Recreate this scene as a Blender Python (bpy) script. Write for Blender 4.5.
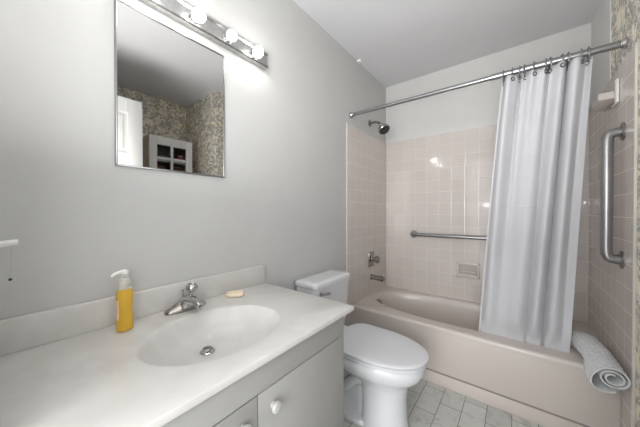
import bpy, bmesh, math, random
from mathutils import Vector, Matrix, Euler

PI = math.pi
scene = bpy.context.scene
for o in list(bpy.data.objects):
    bpy.data.objects.remove(o)
col = scene.collection
random.seed(4)

# ------------------------------------------------------------------ camera
CAM = (1.1112, -2.5737, 1.1892)
cam_data = bpy.data.cameras.new('camera')
cam = bpy.data.objects.new('camera', cam_data)
col.objects.link(cam)
cam.location = CAM
cam.rotation_euler = Euler((PI / 2 - 0.0077, 0.0008, 0.6609), 'XYZ')
cam_data.sensor_fit = 'HORIZONTAL'
cam_data.sensor_width = 36
cam_data.lens = 253.478 / 640 * 36
cam_data.clip_start = 0.01
scene.camera = cam

# ------------------------------------------------------------------ world, exposure, fill lights
world = bpy.data.worlds.new('world')
scene.world = world
world.use_nodes = True
world.node_tree.nodes['Background'].inputs[0].default_value = (0.97, 0.98, 1.0, 1)
world.node_tree.nodes['Background'].inputs[1].default_value = 1.9
vs = scene.view_settings
vs.view_transform = 'Standard'
vs.look = 'None'
vs.gamma = 1
vs.use_curve_mapping = False
vs.exposure = 0.56
BULB = 32.0        # strength of the lit globe bulbs


def area(name, loc, rot, sx, sy, power, color):
    d = bpy.data.lights.new(name, 'AREA')
    d.shape = 'RECTANGLE'
    d.size, d.size_y, d.energy, d.color = sx, sy, power, color
    o = bpy.data.objects.new(name, d)
    col.objects.link(o)
    o.location = loc
    o.rotation_euler = rot
    return o


# added fill light in the unseen hallway, shining in through the open doorway
area('hallway_fill', (1.42, -5.3, 1.5), (math.radians(90), 0, 0), 1.35, 1.9, 50, (0.98, 0.98, 1.0))

# added fill light beside the camera, aimed up to bounce off the ceiling
area('ceiling_fill', (1.02, -2.36, 1.30), (math.radians(180 - 10), 0, 0), 0.6, 0.5, 14, (1.0, 0.995, 0.985))


# ------------------------------------------------------------------ materials
class NT:
    def __init__(s, name):
        s.m = bpy.data.materials.new(name)
        s.m.use_nodes = True
        s.t = s.m.node_tree
        s.b = s.t.nodes['Principled BSDF']

    def n(s, kind, **kw):
        x = s.t.nodes.new(kind)
        for k, v in kw.items():
            if k.startswith('i_'):
                x.inputs[k[2:].replace('_', ' ')].default_value = v
            else:
                setattr(x, k, v)
        return x

    def l(s, a, b):
        s.t.links.new(a, b)

    def coords(s):
        return s.n('ShaderNodeTexCoord').outputs['Object']

    def ramp(s, fac, stops):
        r = s.n('ShaderNodeValToRGB')
        e = r.color_ramp.elements
        while len(e) < len(stops):
            e.new(0.5)
        for k, (p, c) in enumerate(stops):
            e[k].position = p
            e[k].color = (*c, 1)
        s.l(fac, r.inputs[0])
        return r.outputs[0]

    def mix(s, fac, a, b, mode='MIX'):
        x = s.n('ShaderNodeMix', data_type='RGBA', blend_type=mode)
        for sock, val in ((x.inputs[0], fac), (x.inputs[6], a), (x.inputs[7], b)):
            if hasattr(val, 'links'):
                s.l(val, sock)
            elif isinstance(val, (int, float)):
                sock.default_value = val
            else:
                sock.default_value = (*val, 1)
        return x.outputs[2]

    def bump(s, h, strength, dist=0.002):
        x = s.n('ShaderNodeBump')
        x.inputs['Strength'].default_value = strength
        x.inputs['Distance'].default_value = dist
        s.l(h, x.inputs['Height'])
        s.l(x.outputs[0], s.b.inputs['Normal'])
        return x


def plain(name, color, rough=0.5, metal=0.0, var=0.04, scale=6.0, bump=0.0, bscale=60, coat=0.0, spec=0.5):
    """procedural material: a colour with a faint noise variation and optional fine bump"""
    k = NT(name)
    co = k.coords()
    nz = k.n('ShaderNodeTexNoise', i_Scale=scale, i_Detail=4.0)
    k.l(co, nz.inputs['Vector'])
    a = tuple(c * (1 - var) for c in color)
    b = tuple(min(1, c * (1 + var)) for c in color)
    k.l(k.ramp(nz.outputs['Fac'], [(0.3, a), (0.7, b)]), k.b.inputs['Base Color'])
    k.b.inputs['Roughness'].default_value = rough
    k.b.inputs['Metallic'].default_value = metal
    k.b.inputs['Specular IOR Level'].default_value = spec
    k.b.inputs['Coat Weight'].default_value = coat
    if bump:
        n2 = k.n('ShaderNodeTexNoise', i_Scale=bscale, i_Detail=3.0)
        k.l(co, n2.inputs['Vector'])
        k.bump(n2.outputs['Fac'], bump)
    return k.m


def painted_wall(name, lo, hi):
    k = NT(name)
    co = k.coords()
    nz = k.n('ShaderNodeTexNoise', i_Scale=1.6, i_Detail=5.0, i_Roughness=0.6)
    k.l(co, nz.inputs['Vector'])
    base = k.ramp(nz.outputs['Fac'], [(0.3, lo), (0.7, hi)])
    # old scuffs and filled nail holes
    vo = k.n('ShaderNodeTexVoronoi', i_Scale=3.1)
    k.l(co, vo.inputs['Vector'])
    dots = k.ramp(vo.outputs['Distance'], [(0.0, (1, 1, 1)), (0.016, (1, 1, 1)), (0.022, (0, 0, 0))])
    k.l(k.mix(dots, base, (0.36, 0.35, 0.33)), k.b.inputs['Base Color'])
    k.b.inputs['Roughness'].default_value = 0.55
    k.b.inputs['Specular IOR Level'].default_value = 0.3
    n2 = k.n('ShaderNodeTexNoise', i_Scale=45.0, i_Detail=4.0)
    k.l(co, n2.inputs['Vector'])
    k.bump(n2.outputs['Fac'], 0.12)
    return k.m


def wall_tile(u, v, off_u, off_v):
    """square glazed tiles, 108 mm pitch; u and v name the object axes the grid runs along"""
    k = NT('wall_tile')
    co = k.coords()
    sep = k.n('ShaderNodeSeparateXYZ')
    k.l(co, sep.inputs[0])

    def cell(axis, off):
        a = k.n('ShaderNodeMath', operation='ADD'); k.l(sep.outputs[axis], a.inputs[0]); a.inputs[1].default_value = off
        d = k.n('ShaderNodeMath', operation='DIVIDE'); k.l(a.outputs[0], d.inputs[0]); d.inputs[1].default_value = 0.108
        f = k.n('ShaderNodeMath', operation='FRACT'); k.l(d.outputs[0], f.inputs[0])
        s1 = k.n('ShaderNodeMath', operation='SUBTRACT'); k.l(f.outputs[0], s1.inputs[0]); s1.inputs[1].default_value = 0.5
        ab = k.n('ShaderNodeMath', operation='ABSOLUTE'); k.l(s1.outputs[0], ab.inputs[0])
        fl = k.n('ShaderNodeMath', operation='FLOOR'); k.l(d.outputs[0], fl.inputs[0])
        return ab.outputs[0], fl.outputs[0]
    a, fa = cell(u, off_u)
    b, fb = cell(v, off_v)
    mx = k.n('ShaderNodeMath', operation='MAXIMUM'); k.l(a, mx.inputs[0]); k.l(b, mx.inputs[1])
    grout = k.n('ShaderNodeMapRange'); k.l(mx.outputs[0], grout.inputs[0])
    grout.inputs[1].default_value, grout.inputs[2].default_value = 0.480, 0.490
    cmb = k.n('ShaderNodeCombineXYZ'); k.l(fa, cmb.inputs[0]); k.l(fb, cmb.inputs[1])
    wn = k.n('ShaderNodeTexWhiteNoise', noise_dimensions='3D'); k.l(cmb.outputs[0], wn.inputs['Vector'])
    tile = k.ramp(wn.outputs['Value'], [(0.0, (0.635, 0.580, 0.542)), (1.0, (0.660, 0.604, 0.565))])
    k.l(k.mix(grout.outputs[0], tile, (0.72, 0.67, 0.62)), k.b.inputs['Base Color'])
    rr = k.n('ShaderNodeMapRange'); k.l(grout.outputs[0], rr.inputs[0])
    rr.inputs[3].default_value, rr.inputs[4].default_value = 0.09, 0.6
    k.l(rr.outputs[0], k.b.inputs['Roughness'])
    # pillowed tile edge plus a slight tilt of every tile
    pil = k.n('ShaderNodeMapRange'); k.l(mx.outputs[0], pil.inputs[0])
    pil.inputs[1].default_value, pil.inputs[2].default_value = 0.45, 0.49
    pil.inputs[3].default_value, pil.inputs[4].default_value = 1.0, 0.0
    bp = k.bump(pil.outputs[0], 0.25, 0.002)
    sb = k.n('ShaderNodeVectorMath', operation='SUBTRACT'); k.l(wn.outputs['Color'], sb.inputs[0]); sb.inputs[1].default_value = (.5, .5, .5)
    sc = k.n('ShaderNodeVectorMath', operation='SCALE'); k.l(sb.outputs[0], sc.inputs[0]); sc.inputs['Scale'].default_value = 0.012
    geo = k.n('ShaderNodeNewGeometry')
    ad = k.n('ShaderNodeVectorMath', operation='ADD'); k.l(geo.outputs['Normal'], ad.inputs[0]); k.l(sc.outputs[0], ad.inputs[1])
    nm = k.n('ShaderNodeVectorMath', operation='NORMALIZE'); k.l(ad.outputs[0], nm.inputs[0])
    k.l(nm.outputs[0], bp.inputs['Normal'])
    return k.m


def floor_tile():
    k = NT('floor_tile')
    co = k.coords()
    mp = k.n('ShaderNodeMapping')
    mp.inputs['Rotation'].default_value = (0, 0, PI / 2)
    mp.inputs['Location'].default_value = (0.18, -0.030, 0)
    k.l(co, mp.inputs['Vector'])
    br = k.n('ShaderNodeTexBrick', offset=0.5, offset_frequency=2)
    for nme, val in (('Scale', 1.0), ('Mortar Size', 0.0018), ('Mortar Smooth', 0.1), ('Bias', 0.0), ('Brick Width', 0.236), ('Row Height', 0.118)):
        br.inputs[nme].default_value = val
    br.inputs['Color1'].default_value = (0.56, 0.565, 0.54, 1)
    br.inputs['Color2'].default_value = (0.65, 0.655, 0.625, 1)
    br.inputs['Mortar'].default_value = (0.16, 0.155, 0.14, 1)
    k.l(mp.outputs[0], br.inputs['Vector'])
    nz = k.n('ShaderNodeTexNoise', i_Scale=9.0, i_Detail=8.0, i_Roughness=0.7, i_Distortion=2.0)
    k.l(co, nz.inputs['Vector'])
    vein = k.ramp(nz.outputs['Fac'], [(0.35, (0.72, 0.72, 0.72)), (0.5, (1, 1, 1)), (0.7, (0.9, 0.9, 0.9))])
    k.l(k.mix(1.0, br.outputs['Color'], vein, 'MULTIPLY'), k.b.inputs['Base Color'])
    k.b.inputs['Roughness'].default_value = 0.4
    inv = k.n('ShaderNodeMath', operation='SUBTRACT'); inv.inputs[0].default_value = 1.0
    k.l(br.outputs['Fac'], inv.inputs[1])
    k.bump(inv.outputs[0], 0.5, 0.002)
    return k.m


def wallpaper():
    """cream paper with blue-grey toile sprigs"""
    k = NT('toile_wallpaper')
    co = k.coords()
    n0 = k.n('ShaderNodeTexNoise', i_Scale=2.2, i_Detail=2.0)
    k.l(co, n0.inputs['Vector'])
    base = k.ramp(n0.outputs['Fac'], [(0.35, (0.88, 0.80, 0.62)), (0.65, (0.88, 0.83, 0.72))])
    big = k.n('ShaderNodeTexNoise', i_Scale=15.0, i_Detail=2.5, i_Distortion=1.2)
    k.l(co, big.inputs['Vector'])
    patch = k.ramp(big.outputs['Fac'], [(0.42, (0, 0, 0)), (0.50, (1, 1, 1))])
    fine = k.n('ShaderNodeTexNoise', i_Scale=48.0, i_Detail=4.0, i_Roughness=0.6, i_Distortion=1.2)
    k.l(co, fine.inputs['Vector'])
    lines = k.ramp(fine.outputs['Fac'], [(0.50, (0.85, 0.85, 0.85)), (0.58, (0.0, 0.0, 0.0))])
    msk = k.mix(1.0, patch, lines, 'MULTIPLY')
    hue = k.n('ShaderNodeTexNoise', i_Scale=6.0, i_Detail=1.0)
    k.l(co, hue.inputs['Vector'])
    ink = k.ramp(hue.outputs['Fac'], [(0.4, (0.22, 0.24, 0.25)), (0.6, (0.30, 0.28, 0.22))])
    m1 = k.mix(msk, base, ink)
    wash = k.n('ShaderNodeTexNoise', i_Scale=14.0, i_Detail=3.0)
    k.l(co, wash.inputs['Vector'])
    wm = k.ramp(wash.outputs['Fac'], [(0.5, (0, 0, 0)), (0.62, (0.45, 0.45, 0.45))])
    k.l(k.mix(wm, m1, (0.52, 0.53, 0.52)), k.b.inputs['Base Color'])
    k.b.inputs['Roughness'].default_value = 0.7
    return k.m


def marble():
    k = NT('cultured_marble')
    co = k.coords()
    nz = k.n('ShaderNodeTexNoise', i_Scale=5.0, i_Detail=6.0, i_Roughness=0.55, i_Distortion=1.8)
    k.l(co, nz.inputs['Vector'])
    k.l(k.ramp(nz.outputs['Fac'], [(0.3, (0.56, 0.547, 0.518)), (0.5, (0.60, 0.588, 0.56)), (0.7, (0.635, 0.623, 0.596))]), k.b.inputs['Base Color'])
    k.b.inputs['Roughness'].default_value = 0.28
    k.b.inputs['Coat Weight'].default_value = 0.2
    return k.m


def curtain_mat():
    k = NT('curtain_vinyl')
    co = k.coords()
    wv = k.n('ShaderNodeTexNoise', i_Scale=2.5, i_Detail=3.0)
    k.l(co, wv.inputs['Vector'])
    c = k.ramp(wv.outputs['Fac'], [(0.3, (0.76, 0.765, 0.785)), (0.7, (0.81, 0.815, 0.835))])
    k.l(c, k.b.inputs['Base Color'])
    k.b.inputs['Roughness'].default_value = 0.5
    # storage creases pressed across the vinyl
    sep = k.n('ShaderNodeSeparateXYZ'); k.l(co, sep.inputs[0])
    ml = k.n('ShaderNodeMath', operation='MULTIPLY'); k.l(sep.outputs[2], ml.inputs[0]); ml.inputs[1].default_value = 3.4
    fr = k.n('ShaderNodeMath', operation='FRACT'); k.l(ml.outputs[0], fr.inputs[0])
    s1 = k.n('ShaderNodeMath', operation='SUBTRACT'); k.l(fr.outputs[0], s1.inputs[0]); s1.inputs[1].default_value = .5
    ab = k.n('ShaderNodeMath', operation='ABSOLUTE'); k.l(s1.outputs[0], ab.inputs[0])
    mr = k.n('ShaderNodeMapRange'); k.l(ab.outputs[0], mr.inputs[0]); mr.inputs[1].default_value = 0.0; mr.inputs[2].default_value = 0.02
    k.bump(mr.outputs[0], 0.35, 0.003)
    tr = k.n('ShaderNodeBsdfTranslucent'); k.l(c, tr.inputs[0])
    mx = k.n('ShaderNodeMixShader'); mx.inputs[0].default_value = 0.35
    k.l(k.b.outputs[0], mx.inputs[1]); k.l(tr.outputs[0], mx.inputs[2])
    k.l(mx.outputs[0], k.t.nodes['Material Output'].inputs[0])
    return k.m


def emitter(name, color, strength):
    k = NT(name)
    k.b.inputs['Base Color'].default_value = (*color, 1)
    k.b.inputs['Emission Color'].default_value = (*color, 1)
    k.b.inputs['Emission Strength'].default_value = strength
    return k.m


def glass(name, color, rough=0.02, trans=1.0, ior=1.4):
    k = NT(name)
    nz = k.n('ShaderNodeTexNoise', i_Scale=4.0)
    k.l(k.coords(), nz.inputs['Vector'])
    k.l(k.ramp(nz.outputs['Fac'], [(0.3, tuple(c * .96 for c in color)), (0.7, color)]), k.b.inputs['Base Color'])
    k.b.inputs['Roughness'].default_value = rough
    k.b.inputs['Transmission Weight'].default_value = trans
    k.b.inputs['IOR'].default_value = ior
    return k.m


M = {}
M['wall'] = painted_wall('painted_wall', (0.52, 0.52, 0.507), (0.565, 0.565, 0.552))
M['wall_lit'] = painted_wall('painted_wall_lit', (0.66, 0.655, 0.635), (0.70, 0.695, 0.675))  # wall paint lightened to stand in for light in the tub recess
M['ceiling'] = plain('ceiling_paint', (0.66, 0.66, 0.675), 0.8, var=0.03, scale=2, bump=0.15, bscale=80)
M['tile_x'] = wall_tile(0, 2, 0.010, 0.027)      # far wall: grid on x and z
M['tile_y'] = wall_tile(1, 2, 0.005, 0.027)      # end walls: grid on y and z
M['floor'] = floor_tile()
M['paper'] = wallpaper()
M['marble'] = marble()
M['bullnose'] = plain('bullnose_tile', (0.66, 0.62, 0.57), 0.3)
M['tub'] = plain('tub_enamel', (0.62, 0.56, 0.515), 0.32, var=0.015, scale=3, coat=0.3)
M['tub_joint'] = plain('tub_joint', (0.30, 0.26, 0.24), 0.6)
M['chrome'] = plain('chrome', (0.50, 0.50, 0.50), 0.12, 1.0, var=0.06, scale=14)
M['old_chrome'] = plain('aged_chrome', (0.34, 0.32, 0.30), 0.25, 1.0, var=0.25, scale=40)
M['steel'] = plain('brushed_steel', (0.36, 0.36, 0.37), 0.33, 1.0, var=0.05, scale=30)
M['darkmetal'] = plain('dark_metal', (0.20, 0.20, 0.20), 0.35, 1.0, var=0.1, scale=30)
M['porcelain'] = plain('porcelain', (0.72, 0.725, 0.74), 0.1, var=0.01, coat=0.5)
M['seat'] = plain('seat_plastic', (0.70, 0.71, 0.735), 0.25, var=0.01)
M['cabinet'] = plain('cabinet_paint', (0.35, 0.345, 0.325), 0.5, var=0.03, scale=5, bump=0.08)
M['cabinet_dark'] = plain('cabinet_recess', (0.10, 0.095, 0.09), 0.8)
M['knob'] = plain('knob_paint', (0.44, 0.435, 0.41), 0.35)
M['white'] = plain('white_paint', (0.66, 0.66, 0.65), 0.4, var=0.02)
M['whiteplastic'] = plain('white_plastic', (0.82, 0.82, 0.80), 0.3, var=0.02)
M['ceramic'] = plain('soap_dish_ceramic', (0.66, 0.61, 0.56), 0.15, var=0.03, coat=0.4)
M['curtain'] = curtain_mat()
M['bulb'] = emitter('bulb_glow', (1.0, 0.975, 0.94), BULB)
M['bulb_off'] = emitter('bulb_frosted', (0.85, 0.84, 0.82), 0.25)
M['plate'] = plain('light_bar_metal', (0.45, 0.45, 0.44), 0.3, 1.0, var=0.12, scale=60)
M['orange'] = glass('orange_liquid_soap', (1.0, 0.66, 0.09), 0.08, 0.6, 1.33)
M['clear'] = glass('clear_plastic', (0.95, 0.93, 0.88), 0.08, 0.7, 1.3)
M['label'] = plain('bottle_label', (0.80, 0.52, 0.36), 0.4, var=0.2, scale=60)
M['soap'] = plain('bar_soap', (0.82, 0.68, 0.51), 0.45, var=0.06, scale=20)
M['mat'] = plain('mat_rubber', (0.66, 0.67, 0.68), 0.55, var=0.03)
M['rubber'] = plain('black_rubber', (0.03, 0.03, 0.03), 0.5)
M['cord'] = plain('pull_cord', (0.50, 0.49, 0.46), 0.8)
M['towel_brown'] = plain('brown_towel', (0.22, 0.12, 0.08), 0.95, var=0.2, scale=50, bump=.5, bscale=200)
M['green_jar'] = plain('green_jar', (0.10, 0.17, 0.13), 0.3, var=0.2, scale=20)
M['pink_towel'] = plain('rose_towel', (0.45, 0.22, 0.18), 0.95, var=0.2, scale=50, bump=.5, bscale=200)
M['cabinet_shade'] = plain('cabinet_shade', (0.50, 0.42, 0.32), 0.5, var=0.12, scale=12)  # tan body colour stands in for shade on the white cabinet's side
M['grey_towel'] = plain('grey_towel', (0.30, 0.31, 0.32), 0.95, var=0.2, scale=50, bump=.5, bscale=200)
M['cab_in'] = plain('cabinet_interior', (0.45, 0.47, 0.48), 0.7)
mm = NT('mirror_silver')
nzm = mm.n('ShaderNodeTexNoise', i_Scale=3.0, i_Detail=2.0)
mm.l(mm.coords(), nzm.inputs['Vector'])
mm.l(mm.ramp(nzm.outputs['Fac'], [(0.3, (0.66, 0.655, 0.64)), (0.7, (0.70, 0.695, 0.68))]), mm.b.inputs['Base Color'])
mm.b.inputs['Metallic'].default_value = 1.0
mm.b.inputs['Roughness'].default_value = 0.015
M['mirror'] = mm.m
gp = glass('window_pane', (0.95, 0.96, 0.96), 0.0, 1.0, 1.05)
M['pane'] = gp


# ------------------------------------------------------------------ mesh helpers (all coordinates in metres, world space)
def bx(bm, x0, x1, y0, y1, z0, z1, bev=0.0, seg=2):
    r = bmesh.ops.create_cube(bm, size=1)
    vs_ = r['verts']
    for v in vs_:
        v.co = Vector(((x0 + x1) / 2 + v.co.x * (x1 - x0), (y0 + y1) / 2 + v.co.y * (y1 - y0), (z0 + z1) / 2 + v.co.z * (z1 - z0)))
    if bev > 0:
        es = list({e for v in vs_ for e in v.link_edges})
        bmesh.ops.bevel(bm, geom=es, offset=bev, segments=seg, profile=0.5, affect='EDGES', clamp_overlap=True)


def frame_from(axis):
    a = Vector(axis).normalized()
    h = Vector((0, 0, 1)) if abs(a.z) < 0.9 else Vector((1, 0, 0))
    u = a.cross(h).normalized()
    return a, u, a.cross(u).normalized()


def lathe(bm, base, axis, prof, n=32, caps=True, sx=1.0, sy=1.0):
    """profile = [(radius, distance along axis)]"""
    a, u, w = frame_from(axis)
    base = Vector(base)
    rings = []
    for r, d in prof:
        rings.append([bm.verts.new(base + a * d + u * (math.cos(2 * PI * i / n) * r * sx) + w * (math.sin(2 * PI * i / n) * r * sy)) for i in range(n)])
    for p, q in zip(rings, rings[1:]):
        for i in range(n):
            bm.faces.new((p[i], p[(i + 1) % n], q[(i + 1) % n], q[i]))
    if caps:
        bm.faces.new(rings[0][::-1])
        bm.faces.new(rings[-1])


def tube(bm, pts, r, n=16, caps=True, closed=False):
    pts = [Vector(p) for p in pts]
    rings = []
    prev = None
    N = len(pts)
    for k, p in enumerate(pts):
        if closed:
            t = (pts[(k + 1) % N] - pts[k - 1]).normalized()
        else:
            t = (pts[min(k + 1, N - 1)] - pts[max(k - 1, 0)]).normalized()
        if prev is None:
            _, u, _w = frame_from(t)
        else:
            u = (prev - t * prev.dot(t)).normalized()
        prev = u
        w = t.cross(u)
        rr = r[k] if isinstance(r, (list, tuple)) else r
        rings.append([bm.verts.new(p + (u * math.cos(2 * PI * i / n) + w * math.sin(2 * PI * i / n)) * rr) for i in range(n)])
    pairs = list(zip(rings, rings[1:])) + ([(rings[-1], rings[0])] if closed else [])
    for p, q in pairs:
        for i in range(n):
            bm.faces.new((p[i], p[(i + 1) % n], q[(i + 1) % n], q[i]))
    if caps and not closed:
        bm.faces.new(rings[0][::-1])
        bm.faces.new(rings[-1])


def bezier(p0, p1, p2, p3, n=12):
    p0, p1, p2, p3 = map(Vector, (p0, p1, p2, p3))
    return [p0 * (1 - t) ** 3 + p1 * 3 * t * (1 - t) ** 2 + p2 * 3 * t * t * (1 - t) + p3 * t ** 3 for t in [i / n for i in range(n + 1)]]


def loft(bm, rings, cap0=True, cap1=True):
    R = [[bm.verts.new(Vector(p)) for p in ring] for ring in rings]
    n = len(R[0])
    for p, q in zip(R, R[1:]):
        for i in range(n):
            bm.faces.new((p[i], p[(i + 1) % n], q[(i + 1) % n], q[i]))
    if cap0: bm.faces.new(R[0][::-1])
    if cap1: bm.faces.new(R[-1])
    return R


def sphere(bm, c, r, u=32, v=20, s=(1, 1, 1)):
    m_ = Matrix.Translation(Vector(c)) @ Matrix.Diagonal((s[0], s[1], s[2], 1))
    bmesh.ops.create_uvsphere(bm, u_segments=u, v_segments=v, radius=r, matrix=m_)


def obj(name, bm, mat, parent=None, smooth=True, angle=35, normals=True):
    me = bpy.data.meshes.new(name)
    if normals:
        bmesh.ops.recalc_face_normals(bm, faces=bm.faces[:])
    if parent is not None:
        off = Vector((0, 0, 0))
        p = parent
        while p is not None:
            off += p.location
            p = p.parent
        bmesh.ops.translate(bm, verts=bm.verts[:], vec=-off)
    if smooth:
        lim = math.radians(angle)
        for f in bm.faces: f.smooth = True
        for e in bm.edges:
            if len(e.link_faces) == 2 and e.calc_face_angle(0) > lim:
                e.smooth = False
    bm.to_mesh(me)
    bm.free()
    o = bpy.data.objects.new(name, me)
    me.materials.append(mat)
    col.objects.link(o)
    if parent is not None:
        o.parent = parent
    return o


def thing(name, label, cat, loc, group=None):
    o = bpy.data.objects.new(name, None)
    o.empty_display_size = 0.05
    col.objects.link(o)
    o.location = loc
    o['label'] = label
    o['category'] = cat
    if group: o['group'] = group
    return o


def tag(o, label, cat, group=None):
    o['label'] = label
    o['category'] = cat
    if group: o['group'] = group
    return o


def struct(name, bm, mat, parent=None, **k):
    o = obj(name, bm, mat, parent, **k)
    if parent is None: o['kind'] = 'structure'
    return o


def B():
    return bmesh.new()


# ------------------------------------------------------------------ room shell
W, H, ALC, YF = 1.52, 2.51, 2.22, -2.5700      # right wall, ceiling, alcove wall, front wall
YC = -1.08                                     # where the right wall steps back
T = 0.1
bm = B(); bx(bm, -T, ALC + T, YF - 0.12, T, -0.1, 0); struct('floor', bm, M['floor'], smooth=False)
bm = B(); bx(bm, -T, ALC + T, YF - 0.12, T, H, H + 0.1); struct('ceiling', bm, M['ceiling'], smooth=False)
bm = B(); bx(bm, -T, 0, YF - 0.12, T, 0, H); struct('wall_left', bm, M['wall'], smooth=False)
bm = B(); bx(bm, 0, W, 0, T, 0, H); struct('wall_far', bm, M['wall_lit'], smooth=False)
# right wall: painted near the tub, papered from there on
bm = B(); bx(bm, W, ALC + T, YC, T, 0, H); struct('wall_right', bm, M['paper'], smooth=False)
bm = B(); bx(bm, W - 0.004, W, -0.461, 0, 1.90, H); struct('wall_right_paint', bm, M['wall_lit'], smooth=False)
bm = B(); bx(bm, ALC, ALC + T, YF - 0.12, YC, 0, H); struct('wall_alcove', bm, M['paper'], smooth=False)
DX0, DX1, DH = 0.42, 1.352, 2.09
bm = B()
bx(bm, 0, DX0, YF - 0.12, YF, 0, H)
bx(bm, DX1, ALC, YF - 0.12, YF, 0, H)
bx(bm, DX0, DX1, YF - 0.12, YF, DH, H)
struct('wall_front', bm, M['wall'], smooth=False)

# tile surround, 8 mm proud of the walls
ZT = 1.913
bm = B(); bx(bm, 0.008, W - 0.008, -0.008, 0, 0.30, ZT, 0.002); struct('trim_1', bm, M['tile_x'], smooth=False)
bm = B(); bx(bm, 0, 0.008, -0.785, 0, 0.0, ZT, 0.002); struct('trim_2', bm, M['tile_y'], smooth=False)
bm = B(); bx(bm, W - 0.008, W, -0.862, 0, 0.0, ZT, 0.002); struct('trim_3', bm, M['tile_y'], smooth=False)
bm = B(); bx(bm, 0, 0.010, -0.797, -0.785, 0.0, ZT + 0.004, 0.003); struct('trim_4', bm, M['bullnose'])
bm = B(); bx(bm, W - 0.010, W, -0.875, -0.862, 0.0, ZT + 0.004, 0.003); struct('trim_5', bm, M['bullnose'])

# skirting where the photo can see it
bm = B(); bx(bm, 0, 0.012, -1.68, -0.80, 0, 0.09, 0.004); struct('baseboard_left', bm, M['white'])
bm = B(); bx(bm, W - 0.012, W, YC, -0.88, 0, 0.09, 0.004)
struct('baseboard_right', bm, M['white'])
bm = B(); bx(bm, ALC - 0.012, ALC, YF, YC, 0, 0.09, 0.004); struct('baseboard_alcove', bm, M['white'])

# open door, swung into the room on the right-hand jamb
bm = B()
dx0, dx1, dy0, dy1 = 1.318, 1.352, -2.548, -1.828
bx(bm, dx0 + 0.006, dx1 - 0.006, dy0, dy1, 0.012, 2.075)
for s, xx in ((0, dx0), (1, dx1 - 0.006)):
    for (a, b) in ((dy0, dy0 + 0.10), (dy1 - 0.10, dy1), ((dy0 + dy1) / 2 - 0.045, (dy0 + dy1) / 2 + 0.045)):
        bx(bm, xx, xx + 0.006, a, b, 0.012, 2.075, 0.002)
    for (a, b) in ((0.012, 0.22), (0.78, 0.90), (1.55, 1.65), (1.965, 2.075)):
        for (c, d) in ((dy0 + .10, (dy0 + dy1) / 2 - .045), ((dy0 + dy1) / 2 + .045, dy1 - .10)):
            bx(bm, xx, xx + 0.006, c, d, a, b)
    for (a, b) in ((0.22, 0.78), (0.90, 1.55), (1.65, 1.965)):
        for (c, d) in ((dy0 + .10, (dy0 + dy1) / 2 - .045), ((dy0 + dy1) / 2 + .045, dy1 - .10)):
            bx(bm, xx + 0.002, xx + 0.004, c + .03, d - .03, a + .03, b - .03)
door = struct('door_1', bm, M['white'])
bm = B()
for sx, xb in ((-1, dx0), (1, dx1)):
    lathe(bm, (xb, -1.895, 0.95), (sx, 0, 0), [(0.024, -0.002), (0.024, 0.004), (0.011, 0.006), (0.011, 0.014), (0.018, 0.018), (0.019, 0.026), (0.014, 0.031), (0.0, 0.032)], 24, caps=False)
obj('door_handle', bm, M['steel'], door)
# door jamb lining
bm = B()
bx(bm, DX0 - 0.001, DX0 + 0.012, YF - 0.12, YF, 0, DH)
bx(bm, DX1 - 0.0, DX1 + 0.012, YF - 0.12, YF, 0, DH)
bx(bm, DX0, DX1, YF - 0.12, YF, DH - 0.012, DH)
struct('trim_6', bm, M['white'], smooth=False)

# ------------------------------------------------------------------ bathtub
tub = thing('bathtub', 'pinkish beige built-in bathtub with flat apron, along the tiled far wall', 'bathtub', (0.76, -0.36, 0))
TX0, TX1, TY0, TY1, TZ = 0.009, W - 0.009, -0.722, -0.009, 0.400


def sup(cx, cy, ax, ay, n, ang):
    c, s = math.cos(ang), math.sin(ang)
    return (cx + ax * math.copysign(abs(c) ** (2 / n), c), cy + ay * math.copysign(abs(s) ** (2 / n), s))


def rect_hit(cx, cy, px, py, x0, x1, y0, y1):
    dx, dy = px - cx, py - cy
    ts = []
    if dx > 1e-9: ts.append((x1 - cx) / dx)
    if dx < -1e-9: ts.append((x0 - cx) / dx)
    if dy > 1e-9: ts.append((y1 - cy) / dy)
    if dy < -1e-9: ts.append((y0 - cy) / dy)
    t = min(ts)
    return (cx + dx * t, cy + dy * t)


def basin_angles(N, cx, cy, ax, ay, n, x0, x1, y0, y1):
    A = [2 * PI * i / N for i in range(N)]
    # add the angles whose rays run into the corners
    for X, Y in ((x0, y0), (x0, y1), (x1, y0), (x1, y1)):
        best = min((i * 2 * PI / 20000 for i in range(20000)),
                   key=lambda a: abs(math.remainder(math.atan2(sup(cx, cy, ax, ay, n, a)[1] - cy, sup(cx, cy, ax, ay, n, a)[0] - cx) - math.atan2(Y - cy, X - cx), 2 * PI)))
        k = min(range(len(A)), key=lambda i: abs(math.remainder(A[i] - best, 2 * PI)))
        A[k] = best
    return A


cx, cy, ax_, ay_ = 0.752, -0.338, 0.692, 0.288
A = basin_angles(160, cx, cy, ax_, ay_, 2.6, TX0, TX1, TY0, TY1)
bm = B()
# outer rim to inside floor (the drain end is steep, the far end leans back)
spec = [  # inset along x left, x right, y, z
    (0.000, 0.000, 0.000, TZ + 0.002), (0.010, 0.012, 0.010, TZ - 0.003), (0.020, 0.022, 0.018, TZ - 0.016), (0.032, 0.045, 0.028, TZ - 0.06),
    (0.050, 0.10, 0.045, TZ - 0.16), (0.070, 0.17, 0.062, TZ - 0.25), (0.10, 0.22, 0.085, TZ - 0.292), (0.16, 0.28, 0.13, TZ - 0.308), (0.30, 0.40, 0.19, TZ - 0.315)]
rings = []
top_out = []
for a in A:
    p = sup(cx, cy, ax_, ay_, 2.6, a)
    top_out.append(rect_hit(cx, cy, p[0], p[1], TX0, TX1, TY0, TY1))


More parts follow.
